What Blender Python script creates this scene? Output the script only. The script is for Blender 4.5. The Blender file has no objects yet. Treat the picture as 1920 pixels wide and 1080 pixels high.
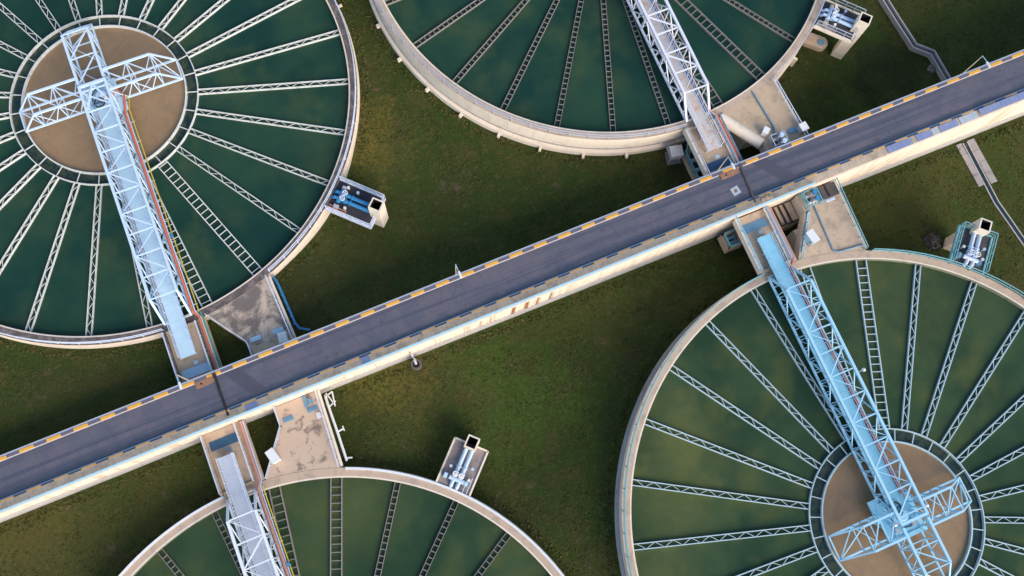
import bpy, bmesh, math, random
from mathutils import Vector, Matrix
random.seed(7)
S = bpy.context.scene
COL = S.collection
R = math.radians
sin, cos, pi = math.sin, math.cos, math.pi

# ------------------------------------------------------------------ materials
MATS = {}
class NT:
    def __init__(s, name):
        s.m = bpy.data.materials.new(name); s.m.use_nodes = True
        s.t = s.m.node_tree; s.b = s.t.nodes['Principled BSDF']
        s.geo = s.t.nodes.new('ShaderNodeNewGeometry'); s.pos = s.geo.outputs['Position']
    def n(s, kind, **kw):
        o = s.t.nodes.new(kind)
        for k, v in kw.items(): setattr(o, k, v)
        return o
    def l(s, a, b): s.t.links.new(a, b)
    def scaled(s, v):
        o = s.n('ShaderNodeVectorMath', operation='MULTIPLY'); s.l(s.pos, o.inputs[0]); o.inputs[1].default_value = v
        return o.outputs[0]
    def noise(s, scale, detail=6, rough=.6, vec=None, dist=0):
        o = s.n('ShaderNodeTexNoise'); o.inputs['Scale'].default_value = scale
        o.inputs['Detail'].default_value = detail; o.inputs['Roughness'].default_value = rough
        o.inputs['Distortion'].default_value = dist
        s.l(vec or s.pos, o.inputs['Vector']); return o.outputs['Fac']
    def ramp(s, fac, lo, hi):
        o = s.n('ShaderNodeMapRange'); o.interpolation_type = 'SMOOTHSTEP'
        s.l(fac, o.inputs[0]); o.inputs[1].default_value = lo; o.inputs[2].default_value = hi
        return o.outputs[0]
    def math(s, op, a, b=None):
        o = s.n('ShaderNodeMath', operation=op)
        for i, v in enumerate((a, b)):
            if v is None: continue
            if isinstance(v, (int, float)): o.inputs[i].default_value = v
            else: s.l(v, o.inputs[i])
        return o.outputs[0]
    def mix(s, fac, a, b):
        o = s.n('ShaderNodeMix', data_type='RGBA')
        if isinstance(fac, (int, float)): o.inputs[0].default_value = fac
        else: s.l(fac, o.inputs[0])
        for i, v in ((6, a), (7, b)):
            if isinstance(v, tuple): o.inputs[i].default_value = (*v, 1)
            else: s.l(v, o.inputs[i])
        return o.outputs[2]
    def xyz(s):
        o = s.n('ShaderNodeSeparateXYZ'); s.l(s.pos, o.inputs[0]); return o.outputs
    def out(s, col, rough=.8, bump=None, bs=.3, bd=.05, metal=0, spec=None):
        if isinstance(col, tuple): s.b.inputs['Base Color'].default_value = (*col, 1)
        else: s.l(col, s.b.inputs['Base Color'])
        if isinstance(rough, (int, float)): s.b.inputs['Roughness'].default_value = rough
        else: s.l(rough, s.b.inputs['Roughness'])
        s.b.inputs['Metallic'].default_value = metal
        if spec is not None: s.b.inputs['Specular IOR Level'].default_value = spec
        if bump is not None:
            o = s.n('ShaderNodeBump'); o.inputs['Strength'].default_value = bs; o.inputs['Distance'].default_value = bd
            s.l(bump, o.inputs['Height']); s.l(o.outputs[0], s.b.inputs['Normal'])
        MATS[s.m.name] = s.m
        return s.m

def concrete(name, c, dark, amt=.5, streak=0, rust=None, scale=.8, lo=.45, hi=.7):
    k = NT(name)
    n1 = k.noise(scale, 8, .68, dist=.6); n2 = k.noise(14, 4, .7)
    f = k.math('MULTIPLY', k.ramp(n1, lo, hi), amt)
    col = k.mix(f, c, dark)
    col = k.mix(k.math('MULTIPLY', k.ramp(n2, .42, .68), .35), col, tuple(x * .72 for x in c))
    if streak:
        st = k.noise(1.0, 5, .6, k.scaled((2.2, 2.2, .13)))
        col = k.mix(k.math('MULTIPLY', k.ramp(st, .52, .74), streak), col, tuple(x * .5 for x in c))
    if rust:
        rn = k.noise(.9, 6, .7, k.scaled((1, 1, .5)), 1)
        col = k.mix(k.math('MULTIPLY', k.ramp(rn, .6, .74), .6), col, rust)
    return k.out(col, .88, n2, .25, .02)

def paint(name, c, worn=.25, wc=None, rough=.45, scale=1.5):
    k = NT(name)
    n = k.noise(scale, 7, .7)
    col = k.mix(k.math('MULTIPLY', k.ramp(n, .46, .7), worn), c, wc or tuple(x * .55 for x in c))
    n2 = k.noise(9, 4, .6)
    col = k.mix(k.math('MULTIPLY', k.ramp(n2, .6, .75), min(1, worn * 1.6)), col, (.30, .21, .15))
    return k.out(col, rough)

# tanks: concrete
concrete('tan_concrete', (.53, .40, .29), (.24, .19, .155), .65)
concrete('rim_tan', (.52, .39, .29), (.25, .20, .17), .6)
concrete('rim_dark', (.24, .19, .17), (.07, .055, .055), .85, scale=1.3, lo=.35, hi=.6)
concrete('flume_dark', (.60, .47, .36), (.11, .095, .095), .92, scale=.42, lo=.40, hi=.58)
concrete('flume_rusty', (.54, .40, .27), (.25, .17, .11), .5, rust=(.3, .13, .04))
concrete('flume_scribbled', (.55, .41, .31), (.1, .075, .07), .8, scale=1.1, lo=.53, hi=.68)
concrete('cream_wall', (.78, .68, .56), (.5, .41, .32), .4, streak=.3)
concrete('cream_edge', (.80, .69, .57), (.5, .41, .34), .4)
concrete('wall_inner', (.2, .2, .15), (.05, .07, .05), .8)
concrete('pale_ledge', (.46, .43, .41), (.3, .27, .25), .6)
concrete('grey_concrete', (.33, .31, .31), (.16, .14, .13), .6)
concrete('slab_grey', (.22, .20, .20), (.12, .10, .09), .6)
concrete('dark_deck', (.045, .045, .055), (.02, .02, .025), .6)
concrete('brown_deck', (.09, .08, .08), (.04, .035, .035), .7)
concrete('half_deck', (.30, .25, .24), (.16, .12, .11), .7, rust=(.32, .15, .06))
concrete('shaft_inside', (.012, .012, .014), (.005, .005, .006), .6)
# paints
paint('pale_blue_steel', (.55, .70, .85), .18, (.5, .52, .55))
paint('sky_blue_steel', (.36, .63, .80), .22, (.42, .5, .55))
paint('white_steel', (.70, .73, .82), .22, (.45, .42, .42))
paint('bright_white_steel', (.72, .77, .84), .22, (.5, .5, .52))
paint('deck_pale_blue', (.50, .68, .80), .4, (.38, .52, .64), scale=.9)
paint('deck_sky_blue', (.27, .60, .77), .5, (.42, .68, .80), scale=.9)
paint('deck_grey_rust', (.56, .53, .52), .8, (.52, .25, .10), scale=1.1)
paint('deck_lavender', (.50, .54, .62), .45, (.45, .44, .48), scale=.8)
paint('rail_lavender', (.60, .66, .78), .25, (.4, .38, .4))
paint('rail_grey', (.42, .45, .53), .3, (.3, .27, .27))
paint('rail_teal', (.18, .42, .46), .25, (.2, .3, .32))
paint('rail_blue', (.34, .62, .78), .25, (.4, .5, .58))
paint('launder_white', (.66, .67, .64), .5, (.3, .25, .22), .6)
paint('launder_blue', (.46, .60, .66), .5, (.42, .38, .35), .6)
paint('launder_brown', (.25, .21, .20), .6, (.15, .19, .21), .7)
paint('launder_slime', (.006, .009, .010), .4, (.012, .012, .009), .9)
paint('red_paint', (.52, .12, .06), .35, (.6, .28, .2))
paint('pink_paint', (.58, .26, .2), .35, (.6, .35, .3))
paint('yellow_paint', (.55, .43, .06), .3, (.4, .34, .1))
paint('green_paint', (.06, .30, .16), .3)
paint('blue_paint', (.035, .22, .46), .25, (.05, .3, .55))
paint('light_blue_plate', (.48, .67, .80), .3, (.3, .42, .52))
paint('slate_plate', (.14, .28, .40), .3, (.1, .2, .3))
paint('deep_blue_plate', (.035, .10, .19), .35, (.08, .13, .18))
paint('pale_pipe', (.46, .60, .78), .3, (.5, .45, .42))
paint('white_box', (.74, .74, .74), .12)
paint('black_rubber', (.014, .014, .018), .3, (.03, .03, .03), .7)
paint('rust_plate', (.22, .11, .07), .6, (.34, .2, .12), .8, 3)
paint('purple_sheet', (.20, .25, .42), .55, (.30, .33, .46), .6, .7)
paint('pale_sheet', (.42, .47, .53), .4, (.32, .35, .4), .6)
paint('galvanised', (.46, .47, .5), .3, (.25, .23, .22), .5)
paint('lamp_cream', (.5, .42, .30), .2)
paint('line_white', (.66, .60, .56), .5, (.35, .3, .3), .8, 3)
paint('line_blue_white', (.52, .62, .74), .35, (.25, .3, .36), .8, 3)
paint('rubble_grey', (.1, .09, .085), .6, (.05, .045, .04), .95, 4)

def m_water(name, a, b, c, edge):
    k = NT(name)
    n1 = k.noise(.15, 3, .5, dist=.3); n2 = k.noise(.26, 3, .5, dist=.2); n3 = k.noise(.07, 2, .5); n4 = k.noise(1.3, 4, .6)
    col = k.mix(k.ramp(n1, .34, .68), a, b)
    f = k.math('MULTIPLY', k.ramp(n2, .42, .70), k.ramp(n3, .34, .58))
    col = k.mix(k.math('MULTIPLY', f, k.math('ADD', .25, k.math('MULTIPLY', n4, .6))), col, c)
    if name == 'green_water':
        for (x, y, r, a_) in ((21.0, -2.0, 5, .7), (18.0, -6.5, 5, .6), (14.2, -12.5, 4, .6), (15, -17, 4, .45), (-10, 4, 6, .45), (49, 2, 7, .3)):
            o = k.n('ShaderNodeVectorMath', operation='DISTANCE'); k.l(k.pos, o.inputs[0]); o.inputs[1].default_value = (x, y, 4)
            d = k.math('ADD', o.outputs['Value'], k.math('MULTIPLY', k.math('SUBTRACT', n2, .5), r * 3.0))
            col = k.mix(k.math('MULTIPLY', k.ramp(d, r * 1.15, 0), k.math('MULTIPLY', k.math('ADD', .3, n4), a_)), col, (.115, .125, .040))
    sc = k.math('MULTIPLY', k.ramp(k.noise(1.6, 7, .75, dist=2.0), .62, .72), k.ramp(k.noise(.12, 3, .5), .5, .66))
    col = k.mix(k.math('MULTIPLY', sc, .35), col, (.11, .13, .085))
    w = k.noise(3.0, 3, .5)
    k.b.inputs['IOR'].default_value = 1.33
    return k.out(col, .12, w, .03, .02, spec=.35)
m_water('teal_water', (.009, .040, .031), (.020, .058, .036), (.050, .080, .036), 0)
m_water('green_water', (.020, .048, .025), (.042, .075, .034), (.085, .100, .032), 0)
def m_mud():
    k = NT('muddy_water')
    n1 = k.noise(.35, 6, .6, dist=.8)
    col = k.mix(k.ramp(n1, .35, .7), (.29, .185, .10), (.24, .16, .09))
    col = k.mix(k.math('MULTIPLY', k.ramp(k.noise(.9, 7, .7, dist=2.5), .5, .72), .55), col, (.34, .225, .13))
    col = k.mix(k.math('MULTIPLY', k.ramp(k.noise(.5, 5, .6, dist=1.5), .56, .7), .4), col, (.19, .135, .085))
    return k.out(col, .22, k.noise(5, 3, .5), .04, .02)
m_mud()
def m_annulus():
    k = NT('mottled_water')
    col = k.mix(k.ramp(k.noise(1.1, 6, .65, dist=.6), .42, .62), (.012, .032, .028), (.05, .065, .035))
    return k.out(col, .15)
m_annulus()
def m_drain():
    k = NT('drain_water'); return k.out(k.mix(k.noise(.6, 4), (.012, .03, .05), (.02, .045, .06)), .15)
m_drain()
def m_grass():
    k = NT('mown_grass')
    big = k.noise(.055, 4, .55, dist=.7); mid = k.noise(.32, 7, .65, dist=.6); fine = k.noise(2.6, 6, .72); tiny = k.noise(9, 4, .7)
    col = k.mix(k.ramp(big, .4, .62), (.042, .066, .015), (.066, .078, .021))
    col = k.mix(k.math('MULTIPLY', k.ramp(mid, .46, .68), .75), col, (.088, .080, .026))
    col = k.mix(k.math('MULTIPLY', k.ramp(k.noise(.21, 6, .6, dist=1.2), .54, .70), .8), col, (.040, .085, .015))
    col = k.mix(k.math('MULTIPLY', k.ramp(fine, .5, .68), .75), col, (.130, .100, .042))
    col = k.mix(k.math('MULTIPLY', k.ramp(tiny, .40, .66), .5), col, (.018, .028, .007))
    mp = k.n('ShaderNodeMapping'); mp.inputs['Rotation'].default_value = (0, 0, R(-38)); mp.inputs['Scale'].default_value = (.22, 1.7, 1); k.l(k.pos, mp.inputs['Vector'])
    stk = k.noise(1.0, 5, .65, mp.outputs[0], .4)
    col = k.mix(k.math('MULTIPLY', k.ramp(stk, .54, .74), .55), col, (.030, .036, .014))
    clump = k.noise(1.1, 5, .7, dist=.8)
    col = k.mix(k.math('MULTIPLY', k.ramp(clump, .5, .68), .45), col, (.034, .058, .010))
    bare = k.math('MULTIPLY', k.ramp(k.noise(.5, 5, .6, dist=.6), .62, .74), .7)
    col = k.mix(bare, col, (.15, .10, .07))
    # dry worn, greener and darker patches: fixed places on the lawn (x, y, radius)
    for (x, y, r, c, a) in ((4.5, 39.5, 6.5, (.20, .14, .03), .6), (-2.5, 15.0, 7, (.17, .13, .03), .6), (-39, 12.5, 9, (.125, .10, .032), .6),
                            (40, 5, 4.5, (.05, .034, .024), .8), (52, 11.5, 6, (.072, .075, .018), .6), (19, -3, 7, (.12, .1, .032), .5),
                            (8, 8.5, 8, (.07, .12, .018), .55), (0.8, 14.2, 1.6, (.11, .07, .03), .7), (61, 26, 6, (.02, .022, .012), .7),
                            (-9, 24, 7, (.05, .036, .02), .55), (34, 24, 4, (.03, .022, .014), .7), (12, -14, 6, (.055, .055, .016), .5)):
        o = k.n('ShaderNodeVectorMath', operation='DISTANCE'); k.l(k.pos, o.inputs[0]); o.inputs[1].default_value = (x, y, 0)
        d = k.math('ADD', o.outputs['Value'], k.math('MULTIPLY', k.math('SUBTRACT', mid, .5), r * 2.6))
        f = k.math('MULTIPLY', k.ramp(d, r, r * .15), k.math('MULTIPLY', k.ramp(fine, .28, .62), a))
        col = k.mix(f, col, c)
    return k.out(col, .95, k.math('ADD', fine, tiny), .9, .12, spec=.1)
m_grass()
def m_asphalt():
    k = NT('asphalt')
    x, y, z = k.xyz()
    n = k.noise(.5, 6, .65); f = k.noise(22, 3, .7)
    trk = k.noise(1.0, 5, .6, k.scaled((.035, 2.6, .1)))
    col = k.mix(k.ramp(n, .38, .66), (.090, .092, .128), (.120, .110, .138))
    col = k.mix(k.math('MULTIPLY', k.ramp(trk, .47, .6), .75), col, (.050, .062, .102))
    # darker blue band with an uneven edge along the southern kerb
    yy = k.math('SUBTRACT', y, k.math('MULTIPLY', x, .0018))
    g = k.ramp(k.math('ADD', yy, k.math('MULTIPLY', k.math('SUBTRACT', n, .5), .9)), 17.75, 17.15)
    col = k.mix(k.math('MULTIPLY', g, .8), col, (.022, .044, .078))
    # cross joints of the paving and small worn spots
    w = k.math('FRACT', k.math('ADD', k.math('DIVIDE', x, 1.7), k.math('MULTIPLY', y, .12)))
    col = k.mix(k.math('MULTIPLY', k.math('LESS_THAN', w, .035), .3), col, (.04, .045, .065))
    col = k.mix(k.math('MULTIPLY', k.ramp(f, .55, .75), .35), col, (.15, .135, .145))
    vo = k.n('ShaderNodeTexVoronoi', feature='DISTANCE_TO_EDGE'); vo.inputs['Scale'].default_value = .55; k.l(k.pos, vo.inputs['Vector'])
    cr = k.math('MULTIPLY', k.ramp(vo.outputs['Distance'], .028, .008), k.ramp(k.noise(.22, 3, .5), .5, .62))
    col = k.mix(k.math('MULTIPLY', cr, .28), col, (.025, .028, .042))
    col = k.mix(k.math('MULTIPLY', k.ramp(k.noise(1.6, 3, .5), .66, .74), .6), col, (.04, .043, .06))
    return k.out(col, .85, f, .25, .01)
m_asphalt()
def m_patch():
    k = NT('asphalt_patch')
    col = k.mix(k.noise(.7, 6, .7), (.052, .058, .085), (.082, .076, .108))
    return k.out(col, .8, k.noise(20, 3), .2, .01)
m_patch()
def m_kerb(name, yel, dark, phase):
    k = NT(name); x, y, z = k.xyz()
    w = k.math('FRACT', k.math('DIVIDE', k.math('ADD', x, phase), 2.56))
    n = k.noise(4, 5, .7)
    c1 = k.mix(k.math('MULTIPLY', k.ramp(n, .5, .72), .45), yel, (.28, .2, .12))
    c2 = k.mix(k.math('MULTIPLY', k.ramp(n, .5, .72), .5), dark, (.16, .14, .15))
    return k.out(k.mix(k.math('LESS_THAN', w, .53), c2, c1), .75)
m_kerb('kerb_paint', (.74, .37, .03), (.12, .105, .145), 35.85)
m_kerb('kerb_paint_dull', (.62, .33, .08), (.045, .055, .09), 36.2)
def m_pave():
    k = NT('paving_slabs'); x, y, z = k.xyz()
    n = k.noise(1.2, 6, .65)
    col = k.mix(k.ramp(n, .38, .7), (.52, .41, .31), (.36, .28, .21))
    w = k.math('FRACT', k.math('DIVIDE', x, .42))
    col = k.mix(k.math('MULTIPLY', k.math('LESS_THAN', w, .1), .28), col, (.16, .13, .12))
    return k.out(col, .9)
m_pave()
def m_channel():
    k = NT('channel_face'); x, y, z = k.xyz()
    n = k.noise(.7, 7, .65)
    col = k.mix(k.math('MULTIPLY', k.ramp(n, .5, .72), .35), (.78, .66, .53), (.56, .42, .30))
    for X, w, a in ((6.2, .10, .5), (7.9, .14, .7), (9.0, .16, .75), (9.35, .1, .6), (11.4, .32, 1), (12.8, .36, 1), (14.0, .24, 1), (15.4, .2, .95), (3.2, .09, .5), (-3, .09, .5), (27, .08, .4)):
        d = k.math('ABSOLUTE', k.math('SUBTRACT', k.math('ADD', x, k.math('MULTIPLY', k.math('SUBTRACT', k.noise(2.0, 4, .6), .5), .16)), X))
        f = k.math('MULTIPLY', k.ramp(d, w * 1.05, w * .3), a)
        col = k.mix(f, col, (.26, .09, .02) if X > 11 else (.40, .19, .07))
    st = k.noise(1.0, 5, .6, k.scaled((1.6, 1.6, .08)))
    col = k.mix(k.math('MULTIPLY', k.ramp(st, .5, .68), .6), col, (.44, .31, .20))
    jn = k.math('FRACT', k.math('DIVIDE', x, 2.6)); col = k.mix(k.math('MULTIPLY', k.math('LESS_THAN', jn, .022), .45), col, (.38, .26, .18))
    col = k.mix(k.math('MULTIPLY', k.ramp(k.noise(1.5, 6, .7), .48, .68), .6), col, (.44, .39, .34))
    # seepage stain round the outlet pipe
    o = k.n('ShaderNodeVectorMath', operation='DISTANCE'); k.l(k.scaled((.35, 1, 1.2)), o.inputs[0]); o.inputs[1].default_value = (.25, 15.6, .5)
    d = k.math('ADD', o.outputs['Value'], k.math('MULTIPLY', k.math('SUBTRACT', n, .5), 2.2))
    col = k.mix(k.math('MULTIPLY', k.ramp(d, 1.5, .5), .85), col, (.24, .13, .03))
    return k.out(col, .85, n, .2, .02)
m_channel()

# ------------------------------------------------------------------ mesh builder
class MB:
    def __init__(s, sy=1): s.v = []; s.f = []; s.mi = []; s.sy = sy
    def add(s, vs, fs, m=0):
        o = len(s.v); s.v += [tuple(p) for p in vs]
        s.f += [tuple(i + o for i in f) for f in fs]; s.mi += [m] * len(fs)
    def box(s, x0, x1, y0, y1, z0, z1, m=0):
        s.add([(x0, y0, z0), (x1, y0, z0), (x1, y1, z0), (x0, y1, z0), (x0, y0, z1), (x1, y0, z1), (x1, y1, z1), (x0, y1, z1)],
              [(3, 2, 1, 0), (4, 5, 6, 7), (0, 1, 5, 4), (1, 2, 6, 5), (2, 3, 7, 6), (3, 0, 4, 7)], m)
    def beam(s, a, b, w, h=None, m=0):
        h = h or w; a = Vector(a); b = Vector(b); d = (b - a)
        if d.length < 1e-6: return
        d.normalize(); up = Vector((0, 0, 1)) if abs(d.z) < .95 else Vector((0, 1, 0))
        r = d.cross(up).normalized(); u = r.cross(d)
        q = [(-1, -1), (1, -1), (1, 1), (-1, 1)]
        vs = [p + r * (i * w / 2) + u * (j * h / 2) for p in (a, b) for i, j in q]
        s.add(vs, [(3, 2, 1, 0), (4, 5, 6, 7), (0, 1, 5, 4), (1, 2, 6, 5), (2, 3, 7, 6), (3, 0, 4, 7)], m)
    def tube(s, pts, r, n=8, m=0, cap=True):
        pts = [Vector(p) for p in pts]; o = len(s.v); L = len(pts)
        for i, p in enumerate(pts):
            d = (pts[min(i + 1, L - 1)] - pts[max(i - 1, 0)]).normalized()
            up = Vector((0, 0, 1)) if abs(d.z) < .9 else Vector((0, 1, 0))
            a = d.cross(up).normalized(); b = a.cross(d)
            for k in range(n):
                t = 2 * pi * k / n; s.v.append(tuple(p + a * (r * cos(t)) + b * (r * sin(t))))
        for i in range(L - 1):
            for k in range(n):
                s.f.append((o + i * n + k, o + i * n + (k + 1) % n, o + (i + 1) * n + (k + 1) % n, o + (i + 1) * n + k)); s.mi.append(m)
        if cap:
            s.f.append(tuple(o + k for k in range(n))); s.f.append(tuple(o + (L - 1) * n + k for k in range(n))); s.mi += [m, m]
    def prism(s, poly, z0, z1, m=0, mt=None):
        n = len(poly)
        s.add([(x, y, z0) for x, y in poly] + [(x, y, z1) for x, y in poly],
              [tuple(range(n - 1, -1, -1))] + [(i, (i + 1) % n, n + (i + 1) % n, n + i) for i in range(n)], m)
        s.f.append(tuple(len(s.v) - n + i for i in range(n))); s.mi.append(m if mt is None else mt)
    def lathe(s, prof, n=144, ms=None, a0=0, a1=2 * pi, closed=True):
        o = len(s.v); P = len(prof); full = abs(a1 - a0 - 2 * pi) < 1e-6; N = n if full else n + 1
        for i in range(N):
            t = a0 + (a1 - a0) * i / n
            for r, z in prof: s.v.append((r * cos(t), r * sin(t), z))
        for i in range(n):
            j = (i + 1) % N
            for k in range(P if closed else P - 1):
                q = (k + 1) % P
                s.f.append((o + i * P + k, o + j * P + k, o + j * P + q, o + i * P + q)); s.mi.append(ms[k] if ms else 0)
    def disc(s, r, z, n=96, m=0):
        s.add([(r * cos(2 * pi * i / n), r * sin(2 * pi * i / n), z) for i in range(n)], [tuple(range(n))], m)
    def rail(s, pts, h=1.0, step=1.5, w=.07, mid=True):
        for a, b in zip(pts[:-1], pts[1:]):
            a = Vector(a); b = Vector(b); up = Vector((0, 0, h))
            s.beam(a + up, b + up, w, w)
            if mid: s.beam(a + up * .5, b + up * .5, w * .75, w * .75)
            k = max(1, round((b - a).length / step))
            for i in range(k + 1):
                p = a.lerp(b, i / k); s.beam(p, p + up, w * .85, w * .85)
    def build(s, name, mats, parent=None, loc=None, rotz=0, smooth=False):
        me = bpy.data.meshes.new(name)
        me.from_pydata([(x, y * s.sy, z) for x, y, z in s.v], [], s.f)
        mats = [mats] if isinstance(mats, str) else mats
        for m in mats: me.materials.append(MATS[m])
        me.polygons.foreach_set('material_index', s.mi)
        bm = bmesh.new(); bm.from_mesh(me); bmesh.ops.recalc_face_normals(bm, faces=bm.faces); bm.to_mesh(me); bm.free()
        if smooth:
            me.polygons.foreach_set('use_smooth', [True] * len(me.polygons))
            me.set_sharp_from_angle(angle=R(35))
        o = bpy.data.objects.new(name, me); COL.objects.link(o)
        if parent: o.parent = parent
        if loc: o.location = loc
        o.rotation_euler.z = rotz
        return o
def tag(o, label, cat, group=None):
    o['label'] = label; o['category'] = cat
    if group: o['group'] = group
    return o
def struct(o): o['kind'] = 'structure'; return o
def thing(name, loc, label, cat, group=None, rotz=0):
    o = bpy.data.objects.new(name, None); COL.objects.link(o); o.location = loc; o.rotation_euler.z = rotz
    o.empty_display_size = .5
    return tag(o, label, cat, group)

# ------------------------------------------------------------------ the road (slightly climbing towards +x)
def yc(X): return 18.62 + .0018 * (X + 20)
def zr_(X): return 4.3 + .034 * (X + 20)
X0, X1 = -75., 120.
def strip(mb, y0, y1, dz, x0=X0, x1=X1, m=0, thick=None, seg=1):
    """a long sheet or bar following the road between offsets y0..y1 from its axis"""
    for i in range(seg):
        a = x0 + (x1 - x0) * i / seg; b = x0 + (x1 - x0) * (i + 1) / seg
        top = [(a, yc(a) + y0, zr_(a) + dz), (b, yc(b) + y0, zr_(b) + dz), (b, yc(b) + y1, zr_(b) + dz), (a, yc(a) + y1, zr_(a) + dz)]
        if thick is None: mb.add(top, [(0, 1, 2, 3)], m)
        else:
            lo = [(x, y, z - thick) for x, y, z in top]
            mb.add(lo + top, [(3, 2, 1, 0), (4, 5, 6, 7), (0, 1, 5, 4), (1, 2, 6, 5), (2, 3, 7, 6), (3, 0, 4, 7)], m)

def sst(a, c, x):
    t = min(1, max(0, (x - a) / (c - a))); return t * t * (3 - 2 * t)
def G(x, y):
    """height of the lawn: a low plateau in the middle, sinking towards the lower left and the far right"""
    g = 1 - sst(44, 54, x)
    if y < 26: g *= 1 - (1 - sst(-30, -10, x)) * (1 - sst(18, 26, y))
    g *= 1 - .9 * (1 - sst(4, 11, math.hypot(x - 3, y - 29)))
    g *= 1 - .75 * (1 - sst(4, 11, math.hypot(x - 3, y - 4.5)))
    if y < 17: g *= 1 - .55 * sst(7, 14, y) * sst(-30, -8, x)
    g += .45 * (1 - sst(.5, 6, math.hypot(x - 36.8, y + 16.1) - 26)) * (1 - sst(18, 26, x))
    return 1.4 * g
gx = [-500, -300, -150, -90] + [-60 + 1.25 * i for i in range(125)] + [110, 170, 320, 550]
gy = [-450, -250, -120, -70] + [-45 + 1.25 * i for i in range(109)] + [105, 160, 300, 500]
b = MB(); N = len(gx)
b.add([(x, y, G(x, y)) for y in gy for x in gx], [(j * N + i, j * N + i + 1, (j + 1) * N + i + 1, (j + 1) * N + i) for j in range(len(gy) - 1) for i in range(N - 1)])
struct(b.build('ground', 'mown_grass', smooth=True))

from mathutils import noise as mnoise
def tuft_mat():
    k = NT('grass_blades')
    n = k.noise(.8, 5, .7, dist=.5); n2 = k.noise(7, 2, .5); big = k.noise(.07, 3, .5)
    col = k.mix(k.ramp(n, .36, .64), (.040, .058, .014), (.085, .075, .026))
    col = k.mix(k.math('MULTIPLY', k.ramp(big, .42, .6), .5), col, (.095, .078, .032))
    col = k.mix(k.math('MULTIPLY', k.ramp(n2, .55, .7), .55), col, (.15, .12, .055))
    col = k.mix(k.math('MULTIPLY', k.ramp(n2, .45, .32), .6), col, (.020, .036, .008))
    return k.out(col, .95, spec=.05)
tuft_mat()
rnd = random.Random(11); b = MB()
CT = [(-19.05, 52.5), (36.25, 52.35), (36.8, -16.1), (-18.75, -16.1)]
cnt = 0
while cnt < 46000:
    x, y = rnd.uniform(-46, 86), rnd.uniform(-30, 72)
    if 15.3 < y < 21.2: continue
    dd = min(math.hypot(x - c[0], y - c[1]) for c in CT)
    if dd < 26.25: continue
    edge = dd < 27.0 or y > 14.5 and y < 15.4
    d = mnoise.noise((x * .35, y * .35, 3.1)) + .6 * mnoise.noise((x * 1.3, y * 1.3, 7.7))
    if not edge and d < rnd.uniform(-.45, .45): continue
    z = G(x, y); a = rnd.uniform(0, pi); l = rnd.uniform(.05, .16) * (1.5 if edge else 1); h = rnd.uniform(.03, .12) * (1.6 if edge else 1)
    dx, dy = l * cos(a), l * sin(a); tx, ty = rnd.uniform(-.1, .1), rnd.uniform(-.1, .1)
    b.add([(x - dx, y - dy, z - .01), (x + dx, y + dy, z - .01), (x + tx - dy * .4, y + ty + dx * .4, z + h), (x + tx + dy, y + ty - dx, z + .005)], [(0, 1, 2), (0, 2, 3)])
    cnt += 1
gt = b.build('grass', 'grass_blades'); gt['kind'] = 'stuff'

aq = thing('road_viaduct', (0, 15.7, 0), 'long cream concrete channel wall carrying the road between the tanks', 'viaduct')
b = MB()
def body(mb, o0, o1, za, zb):   # za/zb: None = ground, number = offset below road
    vs = []
    for X in (X0, X1):
        for o_, z in ((o0, -.3), (o1, -.3), (o1, zr_(X) + zb), (o0, zr_(X) + zb)): vs.append((X, yc(X) + o_ - 15.7, z))
    mb.add(vs, [(0, 1, 2, 3), (4, 5, 6, 7), (0, 1, 5, 4), (1, 2, 6, 5), (2, 3, 7, 6), (3, 0, 4, 7)])
body(b, -2.78, 2.1, None, -.02); b.build('channel_wall', 'channel_face', aq)
b = MB()
for o_, h in ((-2.96, .28), (-2.87, .6)):
    for k in range(65):
        xs = (X0 + 3 * k, X0 + 3 * k + 3); vs = []
        for X in xs:
            g = G(X, 15.4)
            vs += [(X, yc(X) + o_ - 15.7, -.3), (X, yc(X) - 2.77 - 15.7, -.3), (X, yc(X) - 2.77 - 15.7, g + h), (X, yc(X) + o_ - 15.7, g + h)]
        b.add(vs, [(0, 1, 5, 4), (2, 3, 7, 6), (3, 0, 4, 7)] + ([(0, 1, 2, 3)] if k == 0 else []))
b.build('footing_ledge', 'pale_ledge', aq)
for h in (.85, 1.1):
    b = MB(); b.tube([(X, yc(X) - 2.83 - 15.7, G(X, 15.4) + h) for X in [X0 + 3 * k for k in range(66)]], .05, 6); b.build('conduit', 'pale_ledge', aq, smooth=True)
b = MB(); strip(b, -2.87, -2.72, .02, thick=.26); 
for v in range(len(b.v)): b.v[v] = (b.v[v][0], b.v[v][1] - 15.7, b.v[v][2])
b.build('coping', 'cream_edge', aq)

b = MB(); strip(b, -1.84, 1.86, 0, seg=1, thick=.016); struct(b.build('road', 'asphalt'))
b = MB(); strip(b, 1.65, 1.75, .004); struct(b.build('road_edge_line', 'line_white'))
b = MB(); strip(b, -1.75, -1.63, .004); struct(b.build('road_edge_line', 'line_blue_white'))
b = MB(); strip(b, 1.77, 2.0, .14, thick=.2); struct(b.build('kerb', 'kerb_paint'))
b = MB(); strip(b, 2.003, 2.2, .10, thick=.24); struct(b.build('verge_strip', 'rail_grey'))
b = MB(); strip(b, -1.91, -1.765, .15, thick=.2); struct(b.build('kerb', 'kerb_paint_dull'))
b = MB(); strip(b, -2.718, -1.913, .13, thick=.148); struct(b.build('pavement', 'paving_slabs'))
for k, (xa, sh) in enumerate(((-14.5, 1.9), (41.2, 2.2))):
    b = MB()
    q = [(xa, -1.4), (xa + 1.5, -1.4), (xa + 1.5 - sh, 1.6), (xa - sh, 1.6)]
    b.add([(x, yc(x) + y, zr_(x) + .004) for x, y in q], [(0, 1, 2, 3)])
    struct(b.build('road_patch', 'asphalt_patch'))

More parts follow.
